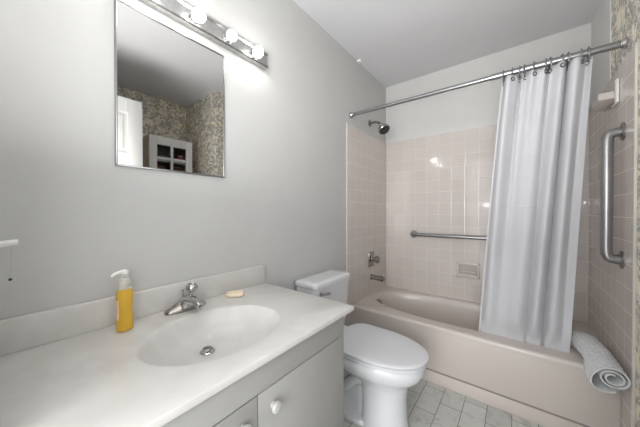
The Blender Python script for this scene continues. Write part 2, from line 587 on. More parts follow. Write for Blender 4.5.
def inset_pt(p, ins):
    x, y = p
    def cl(v, lo, hi): return max(lo, min(hi, v))
    return x, y


outer_low = [(x, y, 0.372) for x, y in top_out]
outer_mid = [(x, y + (0.0 if y > TY0 + 1e-4 else 0.0), TZ - 0.012) for x, y in top_out]
def shrink(x, y, d):
    return (x if not y < TY0 + 1e-4 else x, y + (d if y < TY0 + 1e-4 else 0))
outer_r1 = [(*shrink(x, y, 0.004), TZ - 0.004) for x, y in top_out]
outer_r2 = [(*shrink(x, y, 0.013), TZ + 0.001) for x, y in top_out]
outer_r3 = [(*shrink(x, y, 0.024), TZ + 0.001) for x, y in top_out]
lip = []
for a in A:
    p = sup(cx, cy, ax_ + 0.014, ay_ + 0.014, 2.6, a)
    lip.append((p[0], p[1], TZ + 0.001))
RR = [outer_low, outer_mid, outer_r1, outer_r2, outer_r3, lip]
for xl, xr, yi, z in spec:
    c2 = cx + (xl - xr) / 2
    a2 = ax_ - (xl + xr) / 2
    nn = 2.6 if z > TZ - 0.2 else 2.7
    RR.append([(*sup(c2, cy, a2, ay_ - yi, nn, a), z) for a in A])
loft(bm, RR, cap0=False, cap1=True)
basin = obj('tub_basin', bm, M['tub'], tub, angle=50)
# apron: a slightly set-back skirt with a groove above its kick strip
bm = B()
prof = [(-0.700, 0.375), (-0.716, 0.372), (-0.7175, 0.36), (-0.7175, 0.096), (-0.7155, 0.092)]
vv = [[bm.verts.new((x, y, z)) for y, z in prof] for x in (TX0, TX1)]
for i in range(len(prof) - 1):
    bm.faces.new((vv[0][i], vv[1][i], vv[1][i + 1], vv[0][i + 1]))
bx(bm, TX0, TX1, -0.7155, -0.69, 0.001, 0.375)
obj('apron', bm, M['tub'], tub)
bm = B(); bx(bm, TX0, TX1, -0.7195, -0.7155, 0.001, 0.0815, 0.0015); obj('kick_strip', bm, M['tub'], tub)
bm = B(); bx(bm, TX0, TX1, -0.7165, -0.7155, 0.0815, 0.092); obj('groove', bm, M['tub_joint'], tub)
bm = B(); lathe(bm, (0.108, -0.400, 0.338), (1, -0.15, 0.30), [(0.043, -0.012), (0.043, 0.004), (0.038, 0.010), (0.0, 0.012)], 28, caps=False)
bx(bm, 0.110, 0.130, -0.408, -0.398, 0.322, 0.356, 0.003)
obj('overflow_plate', bm, M['old_chrome'], tub)

# ------------------------------------------------------------------ countertop with moulded basin
VX, VY0, VY1, VZ = 0.58, YF + 0.001, -1.660, 0.800
ct = thing('countertop', 'cream cultured marble countertop with moulded oval sink, on grey vanity cabinet', 'countertop', (0.30, -2.11, 0.77))
cx, cy, ax_, ay_ = 0.320, -2.118, 0.180, 0.222
A = basin_angles(144, cx, cy, ax_, ay_, 2.0, 0.001, VX, VY0, VY1)
rect = []
for a in A:
    p = sup(cx, cy, ax_, ay_, 2.0, a)
    rect.append(rect_hit(cx, cy, p[0], p[1], 0.001, VX, VY0, VY1))
def ins2(d, z):
    return [(min(x, VX - d), min(y, VY1 - d), z) for x, y in rect]
RR = [ins2(0.006, VZ - 0.021), ins2(0.001, VZ - 0.0195), ins2(0.0, VZ - 0.018), ins2(0.0, VZ - 0.004), ins2(0.0015, VZ - 0.001), ins2(0.004, VZ)]
RR += [[(*sup(cx, cy, ax_ + 0.006, ay_ + 0.006, 2, a), VZ) for a in A]]
for k, (s, dz, sh) in enumerate([(1.0, 0.0015, 0), (0.975, 0.006, 0), (0.94, 0.018, 0), (0.88, 0.042, -.002), (0.78, 0.064, -.006), (0.64, 0.078, -.014), (0.46, 0.087, -.024), (0.28, 0.091, -.036), (0.15, 0.093, -.045)]):
    RR.append([(*sup(cx + sh, cy, ax_ * s, ay_ * s, 2, a), VZ - dz) for a in A])
bm = B()
loft(bm, RR, cap0=False, cap1=True)
obj('counter_slab', bm, M['marble'], ct, angle=50)
bm = B(); bx(bm, 0.001, 0.021, VY0, VY1, VZ - 0.001, 0.897, 0.005, 3); obj('backsplash', bm, M['marble'], ct)
bm = B()
dc = (cx - 0.048, cy - 0.008, VZ - 0.0925)
lathe(bm, dc, (0, 0, 1), [(0.0235, 0.0), (0.0245, 0.0025), (0.020, 0.0045), (0.0175, 0.0015), (0.0, 0.001)], 28, caps=False)
obj('drain_ring', bm, M['chrome'], ct)
bm = B(); lathe(bm, (dc[0], dc[1], dc[2] + 0.002), (0.1, 0, 1), [(0.005, 0.0), (0.005, 0.006), (0.0155, 0.007), (0.0165, 0.009), (0.012, 0.0115), (0, 0.012)], 28, caps=False)
obj('drain_stopper', bm, M['old_chrome'], ct)

# ------------------------------------------------------------------ vanity cabinet
vc = thing('vanity_cabinet', 'grey painted vanity cabinet with two flat doors and round knobs, left of toilet', 'cabinet', (0.28, -2.12, 0))
bm = B()
bx(bm, 0.002, 0.538, VY0 + 0.002, -1.702, 0.09, 0.66)
for a, b, c, d in ((0.002, 0.018, VY0 + .002, -1.702), (0.523, 0.538, VY0 + .002, -1.702), (0.018, 0.523, VY0 + .002, VY0 + .018), (0.018, 0.523, -1.718, -1.702)):
    bx(bm, a, b, c, d, 0.66, VZ - 0.022)
bx(bm, 0.002, 0.48, VY0 + 0.002, -1.702, 0.001, 0.09)
obj('body', bm, M['cabinet'], vc, smooth=False)
bm = B(); bx(bm, 0.538, 0.556, VY0 + 0.004, -1.702, 0.6905, VZ - 0.022, 0.002); obj('false_drawer_front', bm, M['cabinet'], vc)
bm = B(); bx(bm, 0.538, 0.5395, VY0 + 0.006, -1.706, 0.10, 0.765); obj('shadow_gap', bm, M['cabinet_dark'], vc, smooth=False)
for y0, y1, ky in ((-2.134, -1.702, -2.080), (-2.553, -2.137, -2.185)):
    bm = B(); bx(bm, 0.5395, 0.556, y0, y1, 0.105, 0.6870, 0.0025)
    d = obj('door', bm, M['cabinet'], vc)
    bm = B(); lathe(bm, (0.556, ky, 0.630), (1, 0, 0), [(0.011, 0), (0.009, 0.004), (0.011, 0.008), (0.0165, 0.011), (0.0175, 0.016), (0.0145, 0.022), (0.006, 0.0245), (0, 0.025)], 28, caps=False)
    obj('knob', bm, M['knob'], d)

# ------------------------------------------------------------------ toilet
to = thing('toilet', 'white two-piece toilet with closed lid, between vanity and bathtub', 'toilet', (0.36, -1.225, 0))
TYC = -1.225


def rrect(x0, x1, y0, y1, r, z, n=8, bow=0.0):
    P_ = []
    for cxx, cyy, a0 in ((x1 - r, y1 - r, 0), (x0 + r, y1 - r, 90), (x0 + r, y0 + r, 180), (x1 - r, y0 + r, 270)):
        for i in range(n + 1):
            a = math.radians(a0 + 90 * i / n)
            P_.append((cxx + r * math.cos(a), cyy + r * math.sin(a), z))
    return P_


def egg(xb, xf, w, z, n=64, yb=0.0, back=3.0, wide=0.42, cyy=TYC):
    """outline of a toilet bowl: square-ish at the back (xb), rounded at the front (xf)"""
    xm = xb + (xf - xb) * wide
    P_ = []
    for i in range(n):
        a = 2 * PI * i / n
        c, s = math.cos(a), math.sin(a)
        if c >= 0:
            P_.append((xm + (xf - xm) * c ** (2 / 2.15), cyy + w * math.copysign(abs(s) ** (2 / 2.15), s), z))
        else:
            P_.append((xm - (xm - xb) * abs(c) ** (2 / back), cyy + w * math.copysign(abs(s) ** (2 / 2.15 * (1 if abs(c) < .3 else 1)), s), z))
    return P_


bm = B()
loft(bm, [egg(.40, .655, .108, 0.001, wide=.5, back=4), egg(.40, .655, .110, 0.02, wide=.5, back=4), egg(.405, .648, .104, .06, wide=.5, back=4), egg(.405, .645, .102, .18, wide=.5, back=4),
          egg(.385, .655, .108, .24, wide=.5), egg(.32, .675, .124, .275, wide=.48), egg(.23, .705, .155, .300, wide=.45), egg(.195, .728, .176, .325, wide=.43),
          egg(.185, .739, .187, .352, wide=.42), egg(.18, .742, .190, .384, wide=.42), egg(.185, .736, .184, .3915, wide=.42)])
bx(bm, 0.03, 0.26, TYC - 0.115, TYC + 0.115, 0.30, 0.391, 0.02, 3)
obj('bowl', bm, M['porcelain'], to, angle=50)
bm = B()
loft(bm, [rrect(.07, .42, TYC - .055, TYC + .055, .04, .02), rrect(.07, .42, TYC - .050, TYC + .050, .04, .12), rrect(.06, .42, TYC - .060, TYC + .060, .04, .24), rrect(.05, .42, TYC - .10, TYC + .10, .04, .31)])
tube(bm, bezier((0.42, TYC - .05, .22), (0.34, TYC - .06, .26), (0.30, TYC - .06, .06), (0.16, TYC - .05, .10), 14), 0.034, 14)
loft(bm, [rrect(.08, .46, TYC - .112, TYC + .112, .05, .001), rrect(.08, .46, TYC - .112, TYC + .112, .05, .020), rrect(.085, .455, TYC - .104, TYC + .104, .05, .028)])
obj('trapway', bm, M['porcelain'], to, angle=50)
bm = B()
loft(bm, [egg(.245, .732, .174, .3935), egg(.235, .744, .186, .3955), egg(.23, .750, .191, .399), egg(.23, .750, .191, .412), egg(.235, .744, .185, .4155)])
obj('seat', bm, M['seat'], to, angle=50)
bm = B()
loft(bm, [egg(.235, .743, .184, .417, back=6), egg(.226, .754, .194, .4185, back=6), egg(.224, .757, .196, .421, back=6), egg(.224, .757, .196, .430, back=6), egg(.228, .752, .191, .4335, back=6), egg(.24, .738, .178, .4355, back=6), egg(.28, .66, .10, .437, back=4)])
obj('lid', bm, M['seat'], to, angle=50)
for s in (-1, 1):
    bm = B(); bx(bm, 0.195, 0.235, TYC + s * 0.075 - 0.02, TYC + s * 0.075 + 0.02, 0.392, 0.428, 0.008, 3); obj('hinge', bm, M['seat'], to)


ty0, ty1 = -1.428, -1.030
bm = B()
loft(bm, [rrect(.02, .165, ty0 + .035, ty1 - .035, .03, .385), rrect(.016, .172, ty0 + .022, ty1 - .022, .03, .42), rrect(.014, .180, ty0 + .008, ty1 - .008, .028, .60), rrect(.014, .182, ty0 + .006, ty1 - .006, .028, .7245)])
obj('tank', bm, M['porcelain'], to, angle=50)
bm = B()
loft(bm, [rrect(.012, .184, ty0 + .004, ty1 - .004, .028, .725), rrect(.008, .192, ty0 - .001, ty1 + .001, .030, .730), rrect(.008, .192, ty0 - .001, ty1 + .001, .030, .748), rrect(.011, .189, ty0 + .002, ty1 - .002, .030, .757), rrect(.020, .180, ty0 + .012, ty1 - .012, .028, .762), rrect(.05, .15, ty0 + .05, ty1 - .05, .02, .763)])
obj('tank_lid', bm, M['porcelain'], to, angle=50)
bm = B()
lathe(bm, (0.181, ty0 + 0.055, 0.690), (1, 0, 0), [(0.013, 0), (0.013, 0.006), (0.007, 0.009), (0.007, 0.018), (0, 0.019)], 20, caps=False)
tube(bm, [(0.195, ty0 + 0.050, 0.690), (0.198, ty0 + 0.08, 0.688), (0.198, ty0 + 0.125, 0.682)], [0.006, 0.007, 0.009], 12)
obj('flush_lever', bm, M['chrome'], to)

# ------------------------------------------------------------------ mirror
mi = thing('mirror', 'rectangular wall mirror with thin metal edge, below the light bar', 'mirror', (0.0, -2.105, 1.64))
m0, m1, mz0, mz1 = -2.313, -1.898, 1.350, 1.926
bm = B(); bx(bm, 0.001, 0.012, m0 + .004, m1 - .004, mz0 + .004, mz1 - .004); obj('mirror_glass', bm, M['mirror'], mi, smooth=False)
bm = B()
for a, b, c, d in ((m0, m1, mz0, mz0 + .006), (m0, m1, mz1 - .005, mz1), (m0, m0 + .005, mz0, mz1), (m1 - .005, m1, mz0, mz1)):
    bx(bm, 0.001, 0.016, a, b, c, d, 0.0015)
obj('edge_frame', bm, M['steel'], mi)

# ------------------------------------------------------------------ vanity light bar and its bulbs
lb = thing('vanity_light_bar', 'metal vanity light bar holding globe bulbs, above the mirror', 'light fixture', (0.0, -2.0, 2.0))
L0, L1, LZ0, LZ1 = -2.305, -1.650, 1.972, 2.052
bm = B()
prof = [(0.001, LZ0), (0.030, LZ0), (0.036, LZ0 + .006), (0.036, LZ0 + .014), (0.028, LZ0 + .020), (0.028, LZ1 - .014), (0.034, LZ1 - .008), (0.034, LZ1), (0.001, LZ1)]
vv = [[bm.verts.new((x, y, z)) for x, z in prof] for y in (L0, L1)]
for i in range(len(prof)):
    j = (i + 1) % len(prof)
    bm.faces.new((vv[0][i], vv[1][i], vv[1][j], vv[0][j]))
bm.faces.new(vv[0]); bm.faces.new(vv[1][::-1])
obj('back_plate', bm, M['plate'], lb, smooth=False)
BY = [-2.203, -2.049, -1.896, -1.746]
BZ = 1.999
bl = ['lit globe bulb at the left end of the light bar, cut by the picture top', 'lit globe bulb second from the left, above the mirror', 'dim frosted globe bulb, third along the light bar, between lit ones', 'lit globe bulb at the right end of the light bar']
for k, y in enumerate(BY):
    bm = B(); lathe(bm, (0.028, y, BZ), (1, 0, 0), [(0.024, 0), (0.024, 0.004), (0.019, 0.008), (0.018, 0.016), (0.0155, 0.018), (0.0, 0.018)], 28, caps=False)
    obj('socket', bm, M['chrome'], lb)
    r = 0.0255
    bm = B()
    prof = [(0.0115, 0.0), (0.0135, 0.006)]
    for i in range(1, 20):
        a = PI - 0.50 - (PI - 0.50) * i / 19
        prof.append((max(r * math.sin(a), 0.0003), 0.026 + r * math.cos(a)))
    lathe(bm, (0.046, y, BZ), (1, 0, 0), prof, 32)
    tag(obj('globe_bulb', bm, M['bulb_off'] if k == 2 else M['bulb'], angle=60), bl[k], 'light bulb', 'globe bulbs on the vanity light bar')

# ------------------------------------------------------------------ shower rod, curtain, rings
RY, RZ = -0.722, 1.997
rod = thing('shower_rod', 'chrome tension shower curtain rod spanning the tub from wall to wall', 'curtain rod', (0.76, RY, RZ))
bm = B(); tube(bm, [(0.02, RY, RZ + .004), (1.10, RY, RZ)], 0.0140, 20); obj('thin_tube', bm, M['steel'], rod)
bm = B(); tube(bm, [(0.98, RY, RZ + .0005), (W - 0.02, RY, RZ - .006)], 0.0175, 20); obj('thick_tube', bm, M['steel'], rod)
for x, s, z in ((0.001, 1, RZ + .004), (W - 0.001, -1, RZ - .006)):
    bm = B(); lathe(bm, (x, RY, z), (s, 0, 0), [(0.027, 0), (0.027, 0.004), (0.021, 0.010), (0.0165, 0.022), (0.0155, 0.03), (0.0, 0.03)], 28, caps=False); obj('flange', bm, M['chrome'], rod)

cu = thing('shower_curtain', 'pale grey-white vinyl shower curtain bunched at the right end of the rod', 'curtain', (1.2, -0.69, 1.95))
NU, NV = 220, 70
CT, CB = 1.972, 0.300


def cpt(u, v):
    # v = 0 at the top, 1 at the hem
    xl = 1.038 + (0.905 - 1.038) * v ** 0.9
    xr = 1.408 + (1.340 - 1.408) * v
    z = CT + (CB - CT) * v
    yc = -0.722 + 0.094 * min(1, v * 1.05) ** 0.8
    w = 1 - v
    # broad soft folds of uneven width, gathered tighter under the rings
    uu = u + 0.040 * math.sin(2 * PI * u * 1.15 + 0.9) + 0.018 * math.sin(3.0 * v + 7 * u)
    ph = 2 * PI * 4.2 * uu + 0.6
    amp = 0.022 + 0.012 * math.sin(2.6 * u * PI + 1.1 + 1.3 * v)
    f = math.sin(ph) + 0.18 * math.sin(2 * ph + 1.2 + v)
    small = w ** 4 * 0.010 * math.sin(2 * PI * 9.5 * u + .6)
    broad = 0.012 * math.sin(2 * PI * 1.3 * u + 2.2 * v)
    edge = min(1, min(u, 1 - u) * 9)
    y = yc + amp * f * (0.45 + .55 * edge) + small + broad * v
    lim = -0.628 + .014                          # the hem hangs inside the tub rim
    if z < 0.52:
        t = min(1, (0.52 - z) / 0.1)
        y = y * (1 - t) + (max(y, lim)) * t
    x = xl + (xr - xl) * u + 0.010 * math.cos(ph) * edge
    return Vector((x, y, z))


bm = B()
G = [[bm.verts.new(cpt(i / NU, j / NV)) for i in range(NU + 1)] for j in range(NV + 1)]
for j in range(NV):
    for i in range(NU):
        bm.faces.new((G[j][i], G[j][i + 1], G[j + 1][i + 1], G[j + 1][i]))
cloth = obj('curtain_panel', bm, M['curtain'], cu, angle=180, normals=False)
md = cloth.modifiers.new('thickness', 'SOLIDIFY'); md.thickness = 0.0012; md.offset = 0
NR = 11
ringproto = None
for k in range(NR):
    u = (k + 0.35) / (NR - 0.3)
    p = cpt(u, 0.013)
    bm = B()
    e = 0.002
    tdir = (cpt(min(1, u + e), .012) - cpt(max(0, u - e), .012)).normalized()
    nrm = tdir.cross(Vector((0, 0, 1))).normalized()
    if nrm.y > 0: nrm = -nrm
    c = p + nrm * 0.001
    tube(bm, [c + (tdir * math.cos(a) + Vector((0, 0, 1)) * math.sin(a)) * 0.0095 for a in [2 * PI * i / 20 for i in range(20)]], 0.0032, 8, closed=True)
    obj('grommet', bm, M['darkmetal'], cu)
    if ringproto is None:
        bm = B()
        pts = []
        for i in range(28):
            a = 2 * PI * i / 28
            pts.append((0, RY + 0.0215 * math.cos(a), 1.9895 + 0.0295 * math.sin(a)))
        tube(bm, pts, 0.0036, 8, closed=True)
        bmesh.ops.translate(bm, verts=bm.verts[:], vec=(0, -RY, -RZ))
        ringproto = obj('curtain_ring', bm, M['steel'])
        ro = ringproto
    else:
        ro = ringproto.copy(); col.objects.link(ro)
    ro.location = (p.x, RY, RZ)
    ro.rotation_euler = (0, 0, random.uniform(-.18, .18))
    lab = 'metal curtain ring bunched among others on the shower rod'
    if k == 0: lab = 'leftmost metal curtain ring on the shower rod'
    if k == NR - 1: lab = 'rightmost metal curtain ring, alone at the curtain edge'
    tag(ro, lab, 'curtain ring', 'curtain rings on the shower rod')

# ------------------------------------------------------------------ grab bars
gb = thing('grab_bar', 'long horizontal steel grab bar on the far tiled wall', 'grab bar', (0.75, -0.008, 0.965))
bm = B()
x0, x1, z = 0.30, 1.21, 0.965
pts = bezier((x0, -0.010, z), (x0, -0.045, z), (x0 + .002, -0.055, z), (x0 + .045, -0.055, z), 8) + bezier((x1 - .045, -0.055, z), (x1 - .002, -0.055, z), (x1, -0.045, z), (x1, -0.010, z), 8)
tube(bm, pts, 0.0175, 20); obj('bar_tube', bm, M['steel'], gb)
for x in (x0, x1):
    bm = B(); lathe(bm, (x, -0.0085, z), (0, -1, 0), [(0.036, 0), (0.036, 0.005), (0.031, 0.010), (0.016, 0.011), (0, 0.011)], 32, caps=False); obj('flange', bm, M['steel'], gb)
gb = thing('grab_bar', 'vertical brushed steel grab bar on the right tiled wall, near the tub edge', 'grab bar', (W - 0.008, -0.722, 1.26))
bm = B()
xw, y, z0, z1, so = W - 0.0085, -0.722, 0.956, 1.572, 0.052
pts = bezier((xw - .002, y, z0), (xw - so + .004, y, z0), (xw - so, y, z0 + .004), (xw - so, y, z0 + .066), 12) + bezier((xw - so, y, z1 - .066), (xw - so, y, z1 - .004), (xw - so + .004, y, z1), (xw - .002, y, z1), 12)
tube(bm, pts, 0.0215, 24); obj('bar_tube', bm, M['steel'], gb)
for z in (z0, z1):
    bm = B(); lathe(bm, (xw, y, z), (-1, 0, 0), [(0.042, 0), (0.042, 0.004), (0.037, 0.008), (0.022, 0.009), (0, 0.009)], 32, caps=False); fl = obj('flange', bm, M['steel'], gb)
    for q in range(3):
        bm = B()
        a = 2 * PI * q / 3 + .5
        lathe(bm, (xw - .006, y + 0.031 * math.cos(a), z + .031 * math.sin(a)), (-1, 0, 0), [(0.004, 0), (0.004, 0.003), (0, 0.004)], 12, caps=False)
        obj('screw', bm, M['darkmetal'], fl)

# ------------------------------------------------------------------ shower fittings on the left end wall
sh = thing('showerhead', 'round chrome shower head on a bent arm, above the tiled end wall', 'shower head', (0.0, -0.37, 2.03))
bm = B(); tube(bm, bezier((0.001, -0.37, 2.028), (0.06, -0.37, 2.034), (0.085, -0.37, 2.028), (0.118, -0.37, 1.985), 14), 0.0105, 16); obj('arm', bm, M['old_chrome'], sh)
bm = B(); lathe(bm, (0.001, -0.37, 2.028), (1, 0, 0), [(0.033, 0), (0.033, 0.005), (0.022, 0.012), (0.011, 0.015), (0, 0.015)], 28, caps=False); obj('wall_flange', bm, M['old_chrome'], sh)
ax = Vector((0.55, -0.25, -0.80)).normalized()
bp = Vector((0.113, -0.37, 1.992))
bm = B(); lathe(bm, bp, ax, [(0.012, 0), (0.018, 0.004), (0.018, 0.014), (0.014, 0.018), (0.026, 0.028), (0.045, 0.044), (0.053, 0.058), (0.054, 0.078), (0.050, 0.083), (0.046, 0.080)], 32, caps=False)
obj('head_shell', bm, M['chrome'], sh)
bm = B(); lathe(bm, bp + ax * 0.073, ax, [(0.047, 0), (0.047, 0.006), (0.036, 0.008), (0.032, 0.004), (0.016, 0.004), (0.015, 0.010), (0.0, 0.011)], 32, caps=True); obj('spray_face', bm, M['rubber'], sh)

va = thing('shower_valve', 'aged metal shower valve with round handle, above the tub spout', 'shower valve', (0.008, -0.342, 0.733))
bm = B(); bx(bm, 0.0085, 0.016, -0.415, -0.305, 0.664, 0.803, 0.005, 2)
obj('valve_plate', bm, M['old_chrome'], va)
bm = B(); lathe(bm, (0.013, -0.342, 0.733), (1, 0, 0), [(0.030, 0), (0.026, 0.008), (0.016, 0.012), (0.016, 0.028), (0.032, 0.036), (0.036, 0.046), (0.034, 0.062), (0.026, 0.069), (0, 0.070)], 12, caps=False)
obj('valve_handle', bm, M['old_chrome'], va)
sp = thing('tub_spout', 'short metal tub spout below the shower valve', 'tub spout', (0.008, -0.352, 0.56))
bm = B()
lathe(bm, (0.0085, -0.352, 0.562), (1, 0, -0.03), [(0.027, 0), (0.027, 0.004), (0.023, 0.008), (0.0225, 0.07), (0.024, 0.105), (0.023, 0.122), (0.016, 0.127), (0, 0.127)], 28, caps=False)
spb = obj('spout_body', bm, M['old_chrome'], sp)
bm = B(); lathe(bm, (0.116, -0.352, 0.580), (0, 0, 1), [(0.004, 0), (0.004, 0.012), (0.008, 0.014), (0.008, 0.020), (0, 0.021)], 16, caps=False); obj('diverter_knob', bm, M['chrome'], sp)
bm = B(); lathe(bm, (0.116, -0.352, 0.556), (0, 0, -1), [(0.017, 0), (0.017, 0.020), (0.013, 0.021), (0, 0.019)], 20, caps=False); obj('outlet', bm, M['old_chrome'], sp)

# ceramic soap dish set into the far wall
sd = thing('soap_dish', 'beige ceramic soap dish set into the far wall under the grab bar', 'soap dish', (0.77, -0.008, 0.67))
x0, x1, z0, z1 = 0.680, 0.860, 0.605, 0.736
bm = B()
for a, b, c, d in ((x0, x1, z1 - .018, z1), (x0, x1, z0, z0 + .018), (x0, x0 + .018, z0, z1), (x1 - .018, x1, z0, z1)):
    bx(bm, a, b, -0.020, -0.0085, c, d, 0.005, 3)
obj('rim', bm, M['ceramic'], sd)
bm = B(); bx(bm, x0 + .01, x1 - .01, -0.0115, -0.0085, z0 + .01, z1 - .01); obj('recess', bm, plain('soap_dish_recess', (0.46, 0.41, 0.37), 0.35), sd, smooth=False)
bm = B(); bx(bm, x0 + .02, x1 - .02, -0.040, -0.0115, z0 + .018, z0 + .032, 0.006, 3); obj('tray', bm, M['ceramic'], sd)
bm = B()
zz = z0 + .060
tube(bm, bezier((x0 + .035, -.011, zz), (x0 + .035, -.048, zz), (x0 + .04, -.048, zz), (x0 + .055, -.048, zz), 6) + bezier((x1 - .055, -.048, zz), (x1 - .04, -.048, zz), (x1 - .035, -.048, zz), (x1 - .035, -.011, zz), 6), 0.0055, 12)
obj('grip_bar', bm, M['ceramic'], sd)

# small white ledge on the right end wall, behind the curtain edge
sl = thing('shower_shelf', 'small white shelf high on the right tiled wall, beside the curtain', 'shelf', (W - 0.008, -0.55, 1.79))
bm = B(); bx(bm, W - 0.020, W - 0.0085, -0.660, -0.625, 1.735, 1.855, 0.004, 2); obj('mounting_plate', bm, M['whiteplastic'], sl)
bm = B(); bx(bm, 1.445, W - 0.0085, -0.625, -0.40, 1.768, 1.806, 0.006, 3); obj('ledge', bm, M['ceramic'], sl)
bm = B(); tube(bm, [(W - .014, -.63, 1.738), (W - .03, -.628, 1.722), (W - .036, -.626, 1.724)], [.005, .005, .004], 10); obj('hook', bm, M['steel'], sl)

# ------------------------------------------------------------------ rolled bath mat
bmat = thing('rolled_bath_mat', 'white bumpy rubber bath mat, rolled up on the right corner of the tub rim', 'bath mat', (1.43, -0.66, 0.45))
NS, NL = 150, 30
TH = 0.006


def mat_axis(s):
    # lies on the rim, sags over the basin behind it and noses down in front
    y = -0.435 - 0.430 * s
    x = 1.398 + 0.060 * s
    z = 0.462 - 0.0 * s
    if y < -0.69: z -= 0.34 * (-0.69 - y) ** 1.4
    if y > -0.60: z -= 0.9 * (y + 0.60) ** 1.7
    return Vector((x, y, z))


def spiral(t):
    turns = 2.6
    ang = -2 * PI * turns * (1 - t) + math.radians(288)
    r = 0.017 + (0.052 - 0.017) * t ** 0.95
    return ang, r


def mat_pt(t, s, off):
    c = mat_axis(s)
    ang, r = spiral(t)
    r = r + off
    droop = max(0, (t - 0.62) / 0.38)
    front = max(0, min(1, (s - 0.66) / 0.22))
    front = front * front * (3 - 2 * front)
    x = r * 1.12 * math.cos(ang)
    z = r * 1.0 * math.sin(ang)
    lower_left = max(0, -math.cos(ang - math.radians(40)))
    # the loose outer wrap peels away to the lower left where it hangs clear of the rim
    x -= 0.030 * droop * front * lower_left
    z -= 0.020 * droop * front * lower_left
    return c + Vector((x, -0.012 * front * droop * lower_left, z))


bm = B()
outer = [[bm.verts.new(mat_pt(i / NS, j / NL, TH / 2)) for i in range(NS + 1)] for j in range(NL + 1)]
inner = [[bm.verts.new(mat_pt(i / NS, j / NL, -TH / 2)) for i in range(NS + 1)] for j in range(NL + 1)]
for j in range(NL):
    for i in range(NS):
        bm.faces.new((outer[j][i], outer[j][i + 1], outer[j + 1][i + 1], outer[j + 1][i]))
        bm.faces.new((inner[j][i], inner[j + 1][i], inner[j + 1][i + 1], inner[j][i + 1]))
for j in (0, NL):
    for i in range(NS):
        bm.faces.new((outer[j][i], inner[j][i], inner[j][i + 1], outer[j][i + 1]))
for i in (0, NS):
    for j in range(NL):
        bm.faces.new((outer[j][i], outer[j + 1][i], inner[j + 1][i], inner[j][i]))
obj('mat_sheet', bm, M['mat'], bmat, angle=50)
bm = B()
for a in range(13):
    for s in range(15):
        t = 0.70 + a * 0.0225
        ss = 0.04 + s * 0.066 + (0.033 if a % 2 else 0)
        if ss > 0.97: continue
        p = mat_pt(t, ss, TH / 2)
        q = mat_pt(t, ss, TH / 2 + 0.001) - p
        sphere(bm, p, 0.0042, 8, 5, (1, 1, 1))
bumps = obj('grip_bumps', bm, M['mat'], bmat, angle=80)
bumps['kind'] = 'stuff'

# ------------------------------------------------------------------ things on the countertop
fa = thing('sink_faucet', 'chrome single-knob sink faucet behind the oval basin', 'faucet', (0.07, -2.105, VZ))
fy = -2.105


def oval(cx_, cy_, a_, b_, z_, n=40, p=2.4):
    return [(*sup(cx_, cy_, a_, b_, p, 2 * PI * i / n), z_) for i in range(n)]


bm = B()
loft(bm, [oval(.070, fy, .027, .078, VZ + .0005), oval(.070, fy, .028, .079, VZ + .006), oval(.070, fy, .026, .075, VZ + .013), oval(.070, fy, .022, .055, VZ + .022), oval(.071, fy, .021, .040, VZ + .030), oval(.072, fy, .016, .030, VZ + .034)])
obj('base', bm, M['old_chrome'], fa, angle=50)
bm = B()
loft(bm, [oval(.076, fy + .004, .030, .036, VZ + .016, p=2.3), oval(.080, fy + .004, .029, .034, VZ + .040, p=2.3), oval(.086, fy + .006, .026, .029, VZ + .050, p=2.2), oval(.088, fy + .006, .016, .018, VZ + .056, p=2)])
obj('valve_body', bm, M['chrome'], fa, angle=50)
bm = B()
pts = bezier((.078, fy, VZ + .040), (.11, fy, VZ + .056), (.150, fy, VZ + .056), (.185, fy, VZ + .038), 12)
RR = []
for k, p in enumerate(pts):
    t = k / (len(pts) - 1)
    RR.append([(p.x + 0.25 * (zz), p.y + yy, p.z + zz) for yy, zz in [(sup(0, 0, .021 - .006 * t, .014 - .003 * t, 2.6, 2 * PI * i / 24)) for i in range(24)]])
loft(bm, RR)
lathe(bm, (.178, fy, VZ + .034), (0, 0, -1), [(0.011, -.004), (0.011, 0.008), (0.008, 0.009), (0, 0.007)], 20, caps=False)
obj('spout', bm, M['chrome'], fa, angle=50)
bm = B()
lathe(bm, (.090, fy + .007, VZ + .054), (0.20, 0.08, 1), [(0.009, 0), (0.007, 0.018), (0.010, 0.022), (0.020, 0.026), (0.0225, 0.032), (0.0225, 0.042), (0.018, 0.049), (0.012, 0.051), (0.010, 0.046), (0, 0.046)], 14, caps=False)
obj('knob_handle', bm, M['chrome'], fa, angle=40)
bm = B(); lathe(bm, (.042, fy, VZ + .03), (0, 0, 1), [(0.0025, 0), (0.0025, 0.035), (0.005, 0.037), (0.005, 0.043), (0, 0.044)], 12, caps=False); obj('lift_rod', bm, M['chrome'], fa)

sb = thing('soap_pump_bottle', 'clear pump bottle of orange liquid hand soap on the countertop', 'soap bottle', (0.095, -2.312, VZ))
bc = (0.095, -2.312)


def body(sc, prof):
    return [[(bc[0] + sc * r * 0.74 * math.cos(2 * PI * i / 36), bc[1] + sc * r * 0.88 * math.sin(2 * PI * i / 36), VZ + z) for i in range(36)] for r, z in prof]


